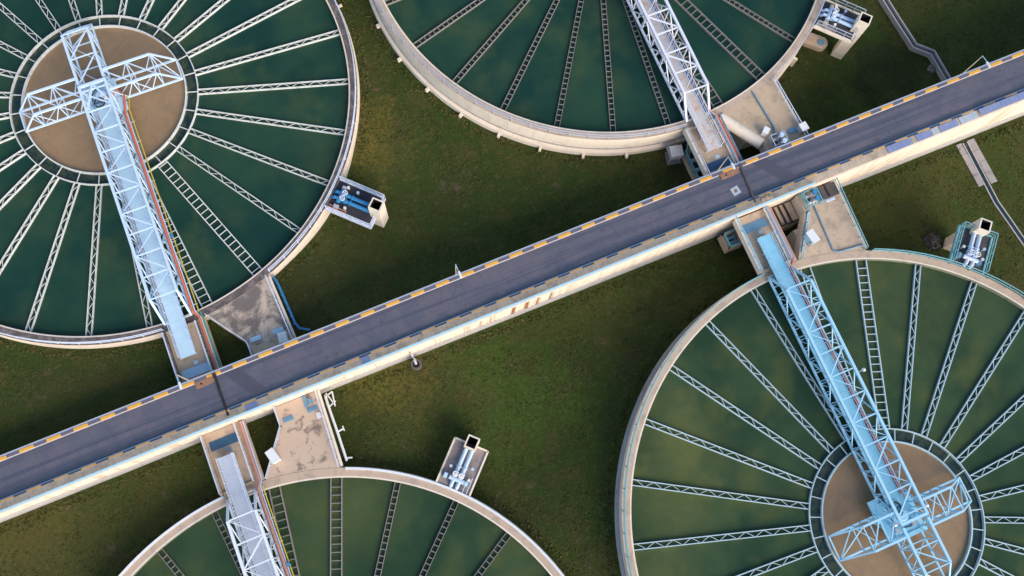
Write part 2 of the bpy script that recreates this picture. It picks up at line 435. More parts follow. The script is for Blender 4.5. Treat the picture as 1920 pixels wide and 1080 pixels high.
# railing on the pavement
def road_rail(xa, xb, name, label, mat):
    b = MB(); n = round((xb - xa) / 2)
    def P(x, h): return (x - xa, yc(x) - yc(xa), zr_(x) - zr_(xa) + h)
    for h in (.4, .75): b.beam(P(xa, h), P(xb, h), .1, .1)
    for i in range(n + 1):
        x = xa + (xb - xa) * i / n; b.beam(P(x, .1), P(x, .75), .07)
    tag(b.build(name, mat, loc=(xa, yc(xa) - 2.76, zr_(xa))), label, 'railing')
road_rail(-74, 43.6, 'pavement_railing', 'long light blue pipe railing along the pavement edge of the road', 'rail_blue')

# street lamps
def lamp(x, label):
    t = thing('street_lamp', (x, yc(x) + 2.25, zr_(x) - .3), label, 'street lamp', 'lamp posts along the north kerb')
    b = MB(); b.tube([(0, 0, 0), (0, 0, 3.9)], .055, 10); b.box(-.14, .14, -.12, .12, 0, .06); b.build('pole', 'lamp_cream', t, smooth=True)
    b = MB(); b.tube([(0, 0, 3.88), (0, -.5, 4.0), (0, -1.0, 4.02)], .045, 8); b.build('arm', 'rail_blue', t, smooth=True)
    b = MB(); b.tube([(0, -.75, 3.97), (0, -.85, 3.97), (0, -1.3, 3.98), (0, -1.38, 3.98)], .12, 8)
    b.build('lamp_head', 'bright_white_steel', t, smooth=True)
lamp(-19.6, 'street lamp on the north kerb beside the landing of the upper left tank')
lamp(7.35, 'street lamp standing alone on the kerb halfway along the road')
lamp(35.5, 'street lamp in front of the dark blue plate of the upper middle landing')
lamp(63.6, 'street lamp leaning over the grass at the right, near the drain channel')

# things on the road
def bar(name, xa, xb, label, cat):
    pass
for xa, ya, xb, yb, w, mat, lab in ((-17.2, 20.5, -17.2, 16.3, .22, 'black_rubber', 'black cable cover laid across the road at the left tanks'),
                               (37.75, 20.6, 37.45, 16.5, .2, 'brown_deck', 'dark rusty cable cover laid across the road at the right tanks')):
    zz = zr_(xa) + .02
    b = MB(); b.beam((0, 0, .07), (xb - xa, yb - ya, .07), w, .1)
    b.beam((0, -.05, .13), (xb - xa, yb - ya + .05, .13), w * .45, .05)
    b.beam((0, .05, .1), (0, -.25, .1), w * 1.5, .2)
    tag(b.build('cable_cover', mat, loc=(xa, ya, zz)), lab, 'cable cover')
for x, l, lab in ((-18.2, 1.9, 'rusty brown ramp plate against the kerb by the left black cable cover'), (36.4, 2.0, 'rusty brown ramp plate against the kerb near the small white road square')):
    b = MB(); b.add([(-l / 2, -.62, 0), (l / 2, -.62, 0), (l / 2, 0, 0), (-l / 2, 0, 0), (-l / 2, -.55, .03), (l / 2, -.55, .03), (l / 2, 0, .13), (-l / 2, 0, .13)],
                    [(3, 2, 1, 0), (4, 5, 6, 7), (0, 1, 5, 4), (1, 2, 6, 5), (2, 3, 7, 6), (3, 0, 4, 7)])
    t = tag(b.build('ramp_plate', 'rust_plate', loc=(x, yc(x) + 1.76, zr_(x) + .006)), lab, 'ramp plate')
    b = MB(); b.tube([(-l * .2, -.3, .08), (-l * .2, -.3, .115)], .1, 12); b.build('lifting_hole', 'black_rubber', t)
x = 36.2; b = MB(); b.box(-.42, .42, -.42, .42, 0, .02)
t = tag(b.build('square_plate', 'pale_sheet', loc=(x, 18.35, zr_(x) + .01), rotz=R(8)), 'small pale square plate with a rusty middle lying on the road', 'plate')
b = MB(); b.prism([(-.2, -.16), (.12, -.2), (.2, .1), (.02, .22), (-.14, .08)], .021, .026); b.build('rust_spot', 'rust_plate', t)
# sheets covering the right part of the pavement
for x, l, m, lab in ((53.8, 3.2, 'purple_sheet', 'blue sheet on the pavement, leftmost of the row'), (56.4, 1.7, 'purple_sheet', 'short blue sheet left of the narrow pale strip on the pavement'),
                     (57.7, .7, 'pale_sheet', 'narrow pale sheet between two blue sheets on the pavement'), (59.3, 2.1, 'purple_sheet', 'blue sheet left of the wide pale sheet on the pavement'),
                     (61.6, 2.1, 'pale_sheet', 'wide pale sheet between blue sheets on the pavement'), (69.4, 13.2, 'purple_sheet', 'long blue sheet covering the pavement at the right edge'), (-14.9, 1.1, 'purple_sheet', 'blue sheet on the pavement beside the left black cable cover'), (-3.6, .8, 'purple_sheet', 'small lone blue sheet on the pavement right of the lower left flume')):
    b = MB(); n = max(2, int(l / .5))
    for i in range(n):
        a = -l / 2 + l * i / n; c = -l / 2 + l * (i + 1) / n - .012
        b.box(a, c, -.37, .37, 0, .03 + .008 * (i % 2))
    tag(b.build('metal_sheet', m, loc=(x, yc(x) - 2.34, zr_(x) + .134), rotz=.0018), lab, 'sheet', 'sheets laid on the pavement')
t = thing('brown_pad', (38.6, yc(38.6) - 2.3, zr_(38.6) + .13), 'low brown sandbag heap on the pavement right of the right cable cover', 'sandbags')
for q in ((-.35, 0), (.1, .06), (.45, -.05)):
    b = MB(); b.lathe([(.02, .22), (.16, .2), (.25, .1), (.22, .0), (.02, 0)], 10, closed=False); b.build('sandbag', 'tan_concrete', t, loc=(q[0], q[1], 0), smooth=True)

# ------------------------------------------------------------------ tanks
R0, RO = 25.0, 25.9
TANKS = {
 'TL': dict(c=(-19.05, 52.5), s=-1, zr=2.5, ring=(9.45, 8.25), rim='rim_dark', wall='cream_wall', rail='rail_lavender', laun='launder_white', water='teal_water', flume='flume_dark', steel='pale_blue_steel', deck='deck_pale_blue',
            where='upper left tank', wl='dark teal water'),
 'T': dict(c=(36.25, 52.35), s=-1, zr=5.3, ring=(9.45, 8.25), rim='rim_tan', wall='cream_wall', rail='rail_grey', laun='launder_brown', water='teal_water', flume='flume_rusty', steel='white_steel', deck='deck_grey_rust',
            where='upper middle tank', wl='teal water'),
 'BR': dict(c=(36.8, -16.1), s=1, zr=5.3, ring=(8.3, 7.1), rim='rim_tan', wall='cream_wall', rail='rail_teal', laun='launder_blue', water='green_water', flume='tan_concrete', steel='sky_blue_steel', deck='deck_sky_blue',
            where='lower right tank', wl='green water'),
 'B': dict(c=(-18.75, -16.1), s=1, zr=2.5, ring=(8.3, 7.1), rim='rim_tan', wall='cream_wall', rail=None, laun='launder_brown', water='green_water', flume='flume_scribbled', steel='bright_white_steel', deck='deck_lavender',
            where='lower left tank', wl='green water'),
}
TLAB = {'TL': 'round clarifier tank with white launders and a dark stained rim walkway', 'T': 'round clarifier tank with brown launders and a tall cream outer wall',
        'BR': 'round clarifier tank with blue launders, teal railing and a sky blue bridge', 'B': 'round clarifier tank with a plain tan rim and no railing, brown launders'}

def make_tank(key):
    D = TANKS[key]; cx, cy = D['c']; s = D['s']; zr = D['zr']; ro, ri = D['ring']
    t = thing('clarifier_tank', (cx, cy, 0), TLAB[key], 'clarifier', 'round clarifier tanks')
    zw = zr - .55
    b = MB(s)
    b.lathe([(R0, -.2), (R0, zr - .12), (R0, zr), (R0 + .14, zr), (RO, zr), (RO, zr - .22), (RO - .2, zr - .3), (RO - .2, -.2)], 192, [0, 0, 2, 1, 2, 2, 3, 3])
    b.build('wall', ['wall_inner', D['rim'], 'cream_edge', D['wall']], t, smooth=True)
    fh = 1.4 + (.75 if zr > 4 else .3)
    b = MB(s); b.lathe([(RO - .22, -.2), (RO - .22, fh + .1), (RO - .12, fh + .1), (RO - .12, fh), (RO + .14, fh), (RO + .14, -.2)], 192, [0] * 6); b.build('footing', 'pale_ledge' if key == 'BR' else 'cream_edge', t, smooth=True)
    if zr > 4:
        b = MB(s); b.lathe([(RO - .19 + .09 * cos(a), fh + .4 + .09 * sin(a)) for a in [2 * pi * i / 8 for i in range(8)]], 192); b.build('ring_conduit', 'grey_concrete', t, smooth=True)
    # footing blocks
    b = MB(); b.box(RO + .1, RO + .55, -.13, .13, -.1, 1.4 + (.5 if zr > 4 else .2)); fb = b.build('footing_block', 'cream_edge', t); fb.rotation_euler.z = .07
    for i in range(1, 36 if key == 'T' else 1):
        a = 2 * pi * i / 36 + .07
        if abs(((math.degrees(a * s) + 90 * s * -1) + 180) % 360 - 180) < 22: continue
        o = fb.copy(); o.rotation_euler.z = a; COL.objects.link(o); o.parent = t
    # rim railing
    if D['rail']:
        b = MB(s); a0, a1 = R(113.5 - 360 + 360), R(93.8); 
        A0, A1 = R(93.6), R(428.0)
        n = 150
        for h in (1.0, .5):
            pts = [((RO - .12) * cos(A0 + (A1 - A0) * i / n), (RO - .12) * sin(A0 + (A1 - A0) * i / n), zr + h) for i in range(n + 1)]
            b.tube(pts, .05, 6)
        b.build('rim_rail', D['rail'], t, smooth=True)
        b = MB(s)
        for i in range(0, n + 1, 2):
            a = A0 + (A1 - A0) * i / n; p = ((RO - .12) * cos(a), (RO - .12) * sin(a))
            b.beam((*p, zr), (*p, zr + 1.0), .065)
        b.build('rail_post', D['rail'], t)
    else:
        b = MB(s); A0, A1 = R(93.6), R(428.0)
        b.lathe([(RO - .16, zr - .01), (RO - .16, zr + .12), (RO + .04, zr + .12), (RO + .04, zr - .05)], 150, a0=A0, a1=A1); b.build('rim_kerb', 'bright_white_steel', t, smooth=True)
    # launders (27 positions, symmetric about the bridge); the two east of the bridge are wide
    zt = zr - .28
    def launder(w, pitch, zig, th):
        b = MB()
        for q in (-1, 1): b.box(ro, R0 + .02, q * w / 2 - th / 2, q * w / 2 + th / 2, zt - .42, zt, 0)
        n = int((R0 - ro) / pitch)
        for i in range(n):
            x = ro + .2 + i * pitch
            if zig:
                b.beam((x, -w / 2, zt - .05), (x + pitch, w / 2, zt - .05), .046, .05, 0) if i % 2 else b.beam((x, w / 2, zt - .05), (x + pitch, -w / 2, zt - .05), .046, .05, 0)
            else: b.beam((x + .1, -w / 2, zt - .05), (x + .1, w / 2, zt - .05), .07 if w > .6 else .075, .06, 0)
        b.box(ro, R0, -w / 2, w / 2, zt - .42, zt - .33, 1)
        return b
    br = key in ('T', 'B')
    proto = wide = None
    for k in range(27):
        a = 90 - 6.667 - 13.3333 * k            # local angle, 90 = towards the road
        ang = R(a) * s
        if k in (0, 1):
            if wide is None: o = wide = launder(1.02, .74, False, .1).build('wide_launder', [D['laun'], 'launder_slime'], t)
            else: o = wide.copy(); COL.objects.link(o); o.parent = t
        else:
            if proto is None: o = proto = launder(.52, .85 if not br else .6, not br, .08 if not br else .05).build('launder', [D['laun'], 'launder_slime'], t)
            else: o = proto.copy(); COL.objects.link(o); o.parent = t
        o.rotation_euler.z = ang
    # rings at the middle
    st = 'launder_white' if key in ('TL', 'T') else 'launder_blue'
    for nm, r_, w_ in (('outer_ring', ro, .09), ('inner_ring', ri, .13)):
        b = MB(); b.lathe([(r_ - w_ / 2, zr - 1.2), (r_ - w_ / 2, zt + .06), (r_ + w_ / 2, zt + .06), (r_ + w_ / 2, zr - 1.2)], 128); b.build(nm, st if key != 'T' else 'launder_brown', t, smooth=True)
    tie = None
    for k in range(27):
        if tie is None:
            b = MB(); b.beam((ri + .05, 0, zt - .02), (ro - .05, 0, zt - .02), .085, .07); o = tie = b.build('ring_tie', st if key != 'T' else 'launder_brown', t)
        else: o = tie.copy(); COL.objects.link(o); o.parent = t
        o.rotation_euler.z = R(90 - 6.667 - 13.3333 * k + (6.667 if key in ('BR', 'B') else 0)) * s
    # water
    b = MB(); b.lathe([(ro + .03, zw), (R0 - .003, zw)], 160, closed=False); struct(b.build('water', D['water'], loc=(cx, cy, 0)))
    b = MB(); b.lathe([(ri + .05, zw - .05), (ro - .05, zw - .05)], 128, closed=False); struct(b.build('water', 'mottled_water', loc=(cx, cy, 0)))
    b = MB(); b.disc(ri - .05, zw - .02, 128); struct(b.build('muddy_water', 'muddy_water', loc=(cx, cy, 0)))

BLAB = {'TL': 'pale blue lattice truss bridge with bold red and yellow pipes on its right side', 'T': 'white lattice truss bridge with a grey deck showing orange rust patches',
        'BR': 'sky blue lattice truss bridge with a sky blue deck and machine hub', 'B': 'white lattice truss bridge with pink and yellow pipes along its right side'}
def make_bridge(key):
    D = TANKS[key]; cx, cy = D['c']; s = D['s']; zr = D['zr']; ro, ri = D['ring']; ST = D['steel']; DK = D['deck']
    t = thing('truss_bridge', (cx, cy, zr), BLAB[key], 'bridge', 'truss bridges over the tanks')
    xa, xb = -1.28, 1.33; zb, zt = .38, 3.0; pit = 2.27; v0 = 23.3; vb = 25.3
    nb = 10; vs = [v0 - pit * i for i in range(nb + 1)]      # last about .6
    vend = vs[-1]
    bw, cw, dw = .2, .25, .12
    for x in (xa, xb):
        b = MB(s)
        b.beam((x, v0, zt), (x, -.1, zt), cw, cw)
        b.beam((x, vb, zb), (x, -1.2, zb), bw, bw)
        b.beam((x, vb, zb), (x, v0, zt), .2, .2)
        for i, v in enumerate(vs):
            b.beam((x, v, zb), (x, v, zt), .09)
            if i < nb:
                if i % 2: b.beam((x, v, zb), (x, v - pit, zt), dw * .8)
                else: b.beam((x, v, zt), (x, v - pit, zb), dw * .8)
                b.beam((x, v - pit / 2, zb), (x, v - pit / 2, (zb + zt) / 2), .06)
        b.build('side_truss', ST, t)
    b = MB(s)
    for i, v in enumerate(vs):
        b.beam((xa, v, zt), (xb, v, zt), .12, .12)
        if i < nb:
            if i % 2: b.beam((xb, v, zt - .03), (xa, v - pit, zt - .03), .13)
            else: b.beam((xa, v, zt - .08), (xb, v - pit, zt - .08), .06)
    b.beam((xa, -.02, zt), (xb, -.02, zt), .26, .26); b.beam((xa, -.05, zt - .05), (xa, -.05, .5), .2); b.beam((xb, -.05, zt - .05), (xb, -.05, .5), .2)
    if key in ('TL', 'T'): b.beam((.02, .05, zt + .02), (xa, vs[-2], zt + .02), .16); b.beam((.02, .05, zt + .02), (xb, vs[-2], zt + .02), .18)
    b.build('top_bracing', ST, t)
    b = MB(s)
    for i in range(2 * nb + 3):
        v = vb - pit / 2 * i
        if v < -1.3: break
        b.beam((xa, v, zb), (xb, v, zb), .1, .14)
        if i % 2 == 0: b.beam((xa, v, zb), (xb, v - pit, zb), .07)
    b.build('floor_beams', ST, t)
    # deck
    b = MB(s); dx0, dx1 = -.74, .66; v = 29.2
    while v > 1.2:
        q = max(v - 1.85, 1.2); b.box(dx0, dx1, q + .012, v, .84, .9); v = q
    b.box(dx0 - .05, dx0, 1.2, 29.25, .80, .97, 1); b.box(dx1, dx1 + .05, 1.2, 29.25, .80, .97, 1)
    b.build('deck', [DK, ST], t)
    b = MB(s)
    for v in (29.0, 27.6, 26.2):
        for x in (dx0 + .1, dx1 - .1): b.beam((x, v, .02), (x, v, .84), .1)
    v = 24.8
    while v > 1.5:
        for x in (dx0 + .1, dx1 - .1): b.beam((x, v, zb), (x, v, .84), .07)
        v -= 2.27
    b.build('deck_support', ST, t)
    for x in (dx0 - .03, dx1 + .03):
        b = MB(s); b.rail([(x, 29.1, .9), (x, 2.2, .9)], 1.0, 1.15, .05); b.build('deck_railing', ST, t)
    # cross arms
    def arm(ang, r1, top, hw, name='cross_arm'):
        b = MB(s); d = (cos(ang), sin(ang)); n_ = (-d[1], d[0]); u0 = 1.25 if abs(d[0]) > .5 else .35
        P = lambda u, w, z: (d[0] * u + n_[0] * w, d[1] * u + n_[1] * w, z)
        h0, h1 = zb, zt - .12
        k = 2; us = [u0 + (top - u0) * i / k for i in range(k + 1)]
        for w in (-hw, hw):
            b.beam(P(u0, w, h0), P(r1, w, h0), .17); b.beam(P(u0, w, h1), P(top, w, h1), .25 if name == 'far_arm' else .2); b.beam(P(top, w, h1), P(r1, w, h0), .15)
            for i, u in enumerate(us):
                b.beam(P(u, w, h0), P(u, w, h1), .1)
                if i < k:
                    m_ = (u + us[i + 1]) / 2
                    b.beam(P(u, w, h1), P(m_, w, h0), .085); b.beam(P(m_, w, h0), P(us[i + 1], w, h1), .085)
        for i, u in enumerate(us):
            if not (name == 'far_arm' and i == 0): b.beam(P(u, -hw, h1), P(u, hw, h1), .1)
            b.beam(P(u, -hw, h0), P(u, hw, h0), .1)
            if i < k:
                if not (name == 'far_arm' and key in ('BR', 'B')) or i == 1: b.beam(P(u, -hw, h1 - .04), P(us[i + 1], hw, h1 - .04), .1)
                b.beam(P(u, hw, h0 - .03), P(us[i + 1], -hw, h0 - .03), .07)
        b.beam(P(top, -hw, h0), P(r1, hw, h0), .1); b.beam(P(r1, -hw, h0), P(r1, hw, h0), .13); b.beam(P(top, -hw, h1), P(r1, hw, h0), .08)
        b.build(name, ST, t)
    e = ri - .12; tp = 6.2 if key in ('TL', 'T') else 4.6
    arm(0, e, tp, 1.15); arm(pi, e, tp, 1.15); arm(-pi / 2, e, tp, 1.28, 'far_arm')
    # hub
    b = MB(s)
    if key in ('BR', 'B'):
        b.prism([(-2.35, 2.5), (-1.45, 2.5), (-1.45, 2.0), (1.75, 2.0), (1.75, -1.45), (-2.1, -1.45), (-2.1, .4), (-2.35, .4)], .5, .62)
        b.box(-2.0, 1.8, -1.75, -1.35, .3, .72); b.box(-1.5, 1.6, -1.3, 1.9, .2, .5)
    else:
        b.prism([(-1.5, 2.6), (2.1, 2.6), (2.1, 1.4), (1.75, .9), (1.75, -1.3), (-1.5, -1.3)], .5, .62)
        b.box(1.35, 2.15, 1.0, 2.4, .62, .7); b.box(-1.5, 1.6, -1.3, 1.9, .2, .5)
    b.build('hub_platform', DK if key != 'T' else ST, t)
    b = MB(s); b.lathe([(.05, 1.05), (.5, 1.05), (.62, .95), (.62, .63), (.05, .63)], 24, closed=False); b.lathe([(.05, 1.5), (.2, 1.5), (.2, 1.05), (.05, 1.05)], 16, closed=False)
    b.build('gearbox', ST, t, loc=(.05, s * .35, 0), smooth=True)
    b = MB(s); b.tube([(-.95, 1.3, .95), (-.2, 1.25, .95)], .22, 14); b.tube([(-1.02, 1.3, .95), (-.95, 1.3, .95)], .17, 12); b.box(-.9, -.25, 1.1, 1.45, .62, .76); b.build('drive_motor', 'slate_plate', t, smooth=True)
    b = MB(s); b.lathe([(.42, .8), (.5, .86), (.58, .8), (.5, .74)], 28); b.beam((-.5, 0, .8), (.5, 0, .8), .06); b.beam((0, -.5, .8), (0, .5, .8), .06); b.build('handwheel', 'black_rubber', t, loc=(-.3, s * 1.15, .32), smooth=True)
    b = MB(s); b.tube([(0, .3, .3), (0, .3, -2.5)], .45, 18); b.build('centre_column', 'galvanised', t, smooth=True)
    b = MB(s); b.tube([(.9, -.6, .64), (.5, -.9, .7), (-.2, -.8, .7), (-.8, -.2, .68), (-1.0, .5, .66)], .05, 6); b.build('cable', 'black_rubber', t, smooth=True)
    b = MB(s); b.box(.55, 1.05, -.9, -.5, .62, 1.05); b.box(-1.2, -.8, -.9, -.55, .62, .95); b.build('junction_box', 'galvanised', t)
    # pipes
    z = .95
    def pipe(pts, r, m, lab, n=10):
        b = MB(s); b.tube(pts, r, n); o = b.build('pipe', m, t, smooth=True); o['label'] = lab
    if key == 'TL':
        pipe([(.3, .6, 1.0), (1.0, .9, 1.1), (1.75, .3, 1.1), (2.15, 1.2, 1.0), (1.9, 2.4, .9), (1.66, 3.2, .85), (1.66, 25.2, .85), (1.95, 25.7, .5), (1.92, 31.8, .3)], .125, 'red_paint', 'red pipe')
        pipe([(1.84, 2.0, .8), (1.84, 25.2, .75), (2.1, 25.8, .35), (2.08, 31.8, .3)], .06, 'pale_pipe', 'thin grey blue pipe')
        pipe([(2.2, .9, .7), (2.45, 1.7, .7), (2.15, 2.7, .7), (2.14, 25.3, .65)], .06, 'yellow_paint', 'thin yellow pipe')
        pipe([(2.2, 25.3, .5), (2.26, 26, .35), (2.25, 31.8, .3)], .065, 'green_paint', 'green hose')
        pipe([(-.98, 1.5, .75), (-.98, 24.8, .75)], .06, 'red_paint', 'thin red pipe')
        b = MB(s)
        for i in range(11): b.beam((xb, 24.5 - 2.27 * i, .6), (2.25, 24.5 - 2.27 * i, .6), .06, .06)
        b.build('pipe_bracket', ST, t)
        b = MB(s); b.box(1.98, 2.2, 17.0, 17.3, .72, .95); b.build('valve', 'blue_paint', t)
    elif key == 'BR':
        pipe([(1.0, 2.2, .8), (1.0, 25.2, .8), (1.72, 26.0, .45), (1.85, 31.8, .3)], .12, 'red_paint', 'red pipe')
        pipe([(1.2, 1.5, .62), (1.2, 25.4, .62), (2.05, 26.2, .4), (2.1, 31.8, .3)], .07, 'pink_paint', 'thin pink pipe')
        pipe([(.86, 26, .62), (1.95, 26.1, .4), (1.95, 31.8, .32)], .05, 'pale_pipe', 'thin pale blue pipe')
    elif key == 'T':
        pipe([(.95, 2, .72), (.95, 25, .72), (1.7, 25.7, .45), (1.8, 31.8, .3)], .09, 'blue_paint', 'blue pipe')
        pipe([(1.12, 2, .9), (1.12, 25, .9), (1.85, 25.8, .45), (1.95, 31.8, .3)], .075, 'pink_paint', 'pink pipe')
        pipe([(2.02, 25.7, .4), (2.12, 31.8, .3)], .07, 'red_paint', 'dull red pipe')
        pipe([(2.28, 25.7, .4), (2.3, 31.8, .3)], .08, 'slate_plate', 'slate blue pipe')
    else:
        pipe([(1.72, 2, .85), (1.72, 25.2, .85), (1.95, 25.8, .45), (2.05, 31.8, .3)], .125, 'pink_paint', 'pink pipe')
        pipe([(1.92, 2, .75), (1.92, 25.3, .7), (2.2, 26, .4), (2.28, 31.8, .3)], .07, 'pale_pipe', 'thin blue grey pipe')
        pipe([(2.14, 2, .7), (2.14, 25.3, .65)], .06, 'yellow_paint', 'thin yellow pipe')
        b = MB(s)
        for i in range(11): b.beam((xb, 24.5 - 2.27 * i, .6), (2.25, 24.5 - 2.27 * i, .6), .06, .06)
        b.build('pipe_bracket', ST, t)
        b = MB(s); b.box(1.95, 2.2, 17.6, 17.95, .72, .98); b.build('valve', 'blue_paint', t)

def make_landing(key):
    D = TANKS[key]; cx, cy = D['c']; s = D['s']; zr = D['zr']
    lab = {'TL': 'tan concrete landing with white railings, under the end of the pale blue bridge', 'T': 'tan concrete landing with cream parapet and dark blue plate under the rusty deck end',
           'BR': 'tan concrete landing with cream parapet and slate grating at the sky blue bridge end', 'B': 'tan concrete landing with a dark blue grating at the lower left white bridge end'}[key]
    t = thing('bridge_landing', (cx, cy, zr), lab, 'landing', 'concrete landings between road and bridges')
    ve = 31.9
    b = MB(s); b.box(-1.55, 2.38, 25.85, ve, -.4, -.004); b.box(.7, 1.3, 27.6, 28.4, -zr, -.4)
    b.build('slab', 'tan_concrete', t)
    b = MB(s)
    pm = 'cream_edge' if key in ('T', 'BR') else D['rim'] if key == 'TL' else 'rim_tan'
    b.box(-1.8, -1.553, 25.95, ve, -.5, .42); b.build('parapet', pm, t)
    b = MB(s); b.box(1.46, 1.6, 26.1, ve, -.02, .3); b.build('kerb_wall', pm, t)
    for x in (-1.68, 1.53):
        b = MB(s); z0 = .42 if x < 0 else .3
        b.rail([(x, 26.1, z0), (x, ve, z0)], 1.0 - z0, 1.4, .07); b.build('railing', {'TL': 'rail_lavender', 'T': 'rail_grey', 'BR': 'rail_blue', 'B': 'rail_lavender'}[key], t)
    b = MB(s)
    for i in range(6): b.box(-1.35, 1.35, 30.15 + i * .15, 30.15 + i * .15 + .135, .012, .05)
    b.build('floor_grating', {'TL': 'light_blue_plate', 'T': 'deep_blue_plate', 'BR': 'slate_plate', 'B': 'deep_blue_plate'}[key], t)
    b = MB(s); b.box(.0, .42, 29.62, 29.98, .003, .04); b.build('hatch_plate', 'light_blue_plate' if key != 'B' else 'slate_plate', t)
    b = MB(s); b.box(-1.5, 1.4, 25.95, 26.15, .0, .22); b.build('kerb_step', 'rim_tan', t)

def make_flume(key):
    D = TANKS[key]; cx, cy = D['c']; s = D['s']; zr = D['zr']
    lab = {'TL': 'dark stained concrete inlet platform beside the upper left tank', 'T': 'tan inlet platform with rust streaks and a pipe seam beside the upper middle tank',
           'BR': 'clean tan inlet platform with a teal railing beside the lower right tank', 'B': 'tan inlet platform with dark scribbled stains beside the lower left tank'}[key]
    t = thing('inlet_platform', (cx, cy, zr), lab, 'platform', 'inlet platforms between road and tanks')
    r = RO + .01
    arc = [(r * cos(R(a)), r * sin(R(a))) for a in [84.5 - 15.6 * i / 8 for i in range(9)]]
    ve = 31.9; poly = arc + [(9.75, ve), (5.35, ve), (5.35, 30.0)]
    b = MB(s); b.prism(poly, -1.7, -.02, 0, 1); b.box(4.2, 8.8, 27.2, 29, -zr - .1, -1.7, 0)
    b.build('platform_slab', ['cream_wall', D['flume']], t)
    rm = {'TL': 'rail_lavender', 'T': 'rail_lavender', 'BR': 'rail_teal', 'B': 'rail_lavender'}[key]
    # edges
    A = arc[0]; Bp = (5.35, 30.0); Cp = (5.35, ve); E0 = (arc[-1][0] - .12, arc[-1][1] + .15); E1 = (9.6, ve)
    b = MB(s); b.rail([(A[0] + .15, A[1] + .05, 0), (Bp[0] + .1, Bp[1] - .1, 0), (Cp[0] + .1, Cp[1], 0)], .95, 1.4, .07); 
    if key != 'T': b.build('railing', rm, t)
    else:
        b = MB(s); b.tube([(A[0] - .02, A[1] + .1, -.42), (Bp[0] - .12, Bp[1] + .1, -.42)], .62, 20); b.build('edge_kerb', 'cream_edge', t, smooth=True)
    b = MB(s); b.rail([(E0[0], E0[1], 0), (E1[0], E1[1], 0)], .95, 1.3, .08); b.build('railing', rm, t)
    b = MB(s); b.beam((E0[0] + .25, E0[1], -.1), (E1[0] + .2, E1[1], -.1), .22, .25); b.build('edge_kerb', 'cream_edge', t)
    def plate(x0, x1, y0, y1, m, nm='hatch_plate', z=0, h=.05, rot=0):
        b = MB(s); b.box(-(x1 - x0) / 2, (x1 - x0) / 2, -(y1 - y0) / 2, (y1 - y0) / 2, z, z + h)
        b.box(-(x1 - x0) / 2 + .06, (x1 - x0) / 2 - .06, -.03, .03, z + h, z + h + .03)
        return b.build(nm, m, t, loc=((x0 + x1) / 2, s * (y0 + y1) / 2, 0), rotz=rot)
    if key == 'TL':
        plate(5.65, 6.75, 29.5, 29.95, 'light_blue_plate'); plate(7.95, 9.0, 29.55, 30.0, 'light_blue_plate')
        b = MB(s); b.box(5.5, 9.5, 30.4, ve, -.01, .015); b.build('pale_strip', 'tan_concrete', t)
    if key == 'T':
        b = MB(s); b.tube([(6.7, 24.7, .08), (7.05, 29.0, .08), (6.6, 30.6, .15)], .09, 8); b.build('pipe', 'slate_plate', t, smooth=True)
        b = MB(s); b.lathe([(.02, .05), (.46, .05), (.5, 0)], 24, closed=False); o = b.build('hatch_plate', 'slate_plate', t, loc=(8.7, s * 30.05, 0)); o.scale = (1.15, .62, 1)
        b = MB(s); b.beam((2.7, 26.3, .03), (5.1, 29.9, .03), .55, .06); b.build('pale_strip', 'grey_concrete', t)
    if key == 'BR':
        b = MB(s); b.tube([(6.5, 30.3, .1), (6.18, 25.3, .1), (6.6, 25.05, .1), (9.3, 24.75, .1)], .075, 8); b.build('pipe', 'slate_plate', t, smooth=True)
        plate(7.9, 8.9, 30.1, 30.4, 'rail_lavender')
        b = MB(s); b.beam((3.2, 26.3, .04), (5.75, 29.9, .04), .25, .1); b.build('pale_strip', 'rail_lavender', t)
        b = MB(s); b.box(6.9, 9.6, 30.5, ve, -.012, .02); b.box(7.6, 7.8, 30.6, ve, .02, .12, 1); b.box(8.4, 8.55, 30.6, ve, .02, .12, 1); b.build('open_gutter', ['brown_deck', 'black_rubber'], t)
    if key == 'B':
        plate(5.75, 6.75, 30.15, 30.6, 'slate_plate'); plate(8.2, 9.2, 30.2, 30.6, 'slate_plate')
        b = MB(s); b.box(8.15, 8.5, 30.7, ve, 0, .1); b.box(8.6, 9.0, 30.9, 31.4, 0, .25); b.build('pale_strip', 'slate_plate', t)
        plate(8.85, 9.25, 29.3, 29.9, 'white_box')

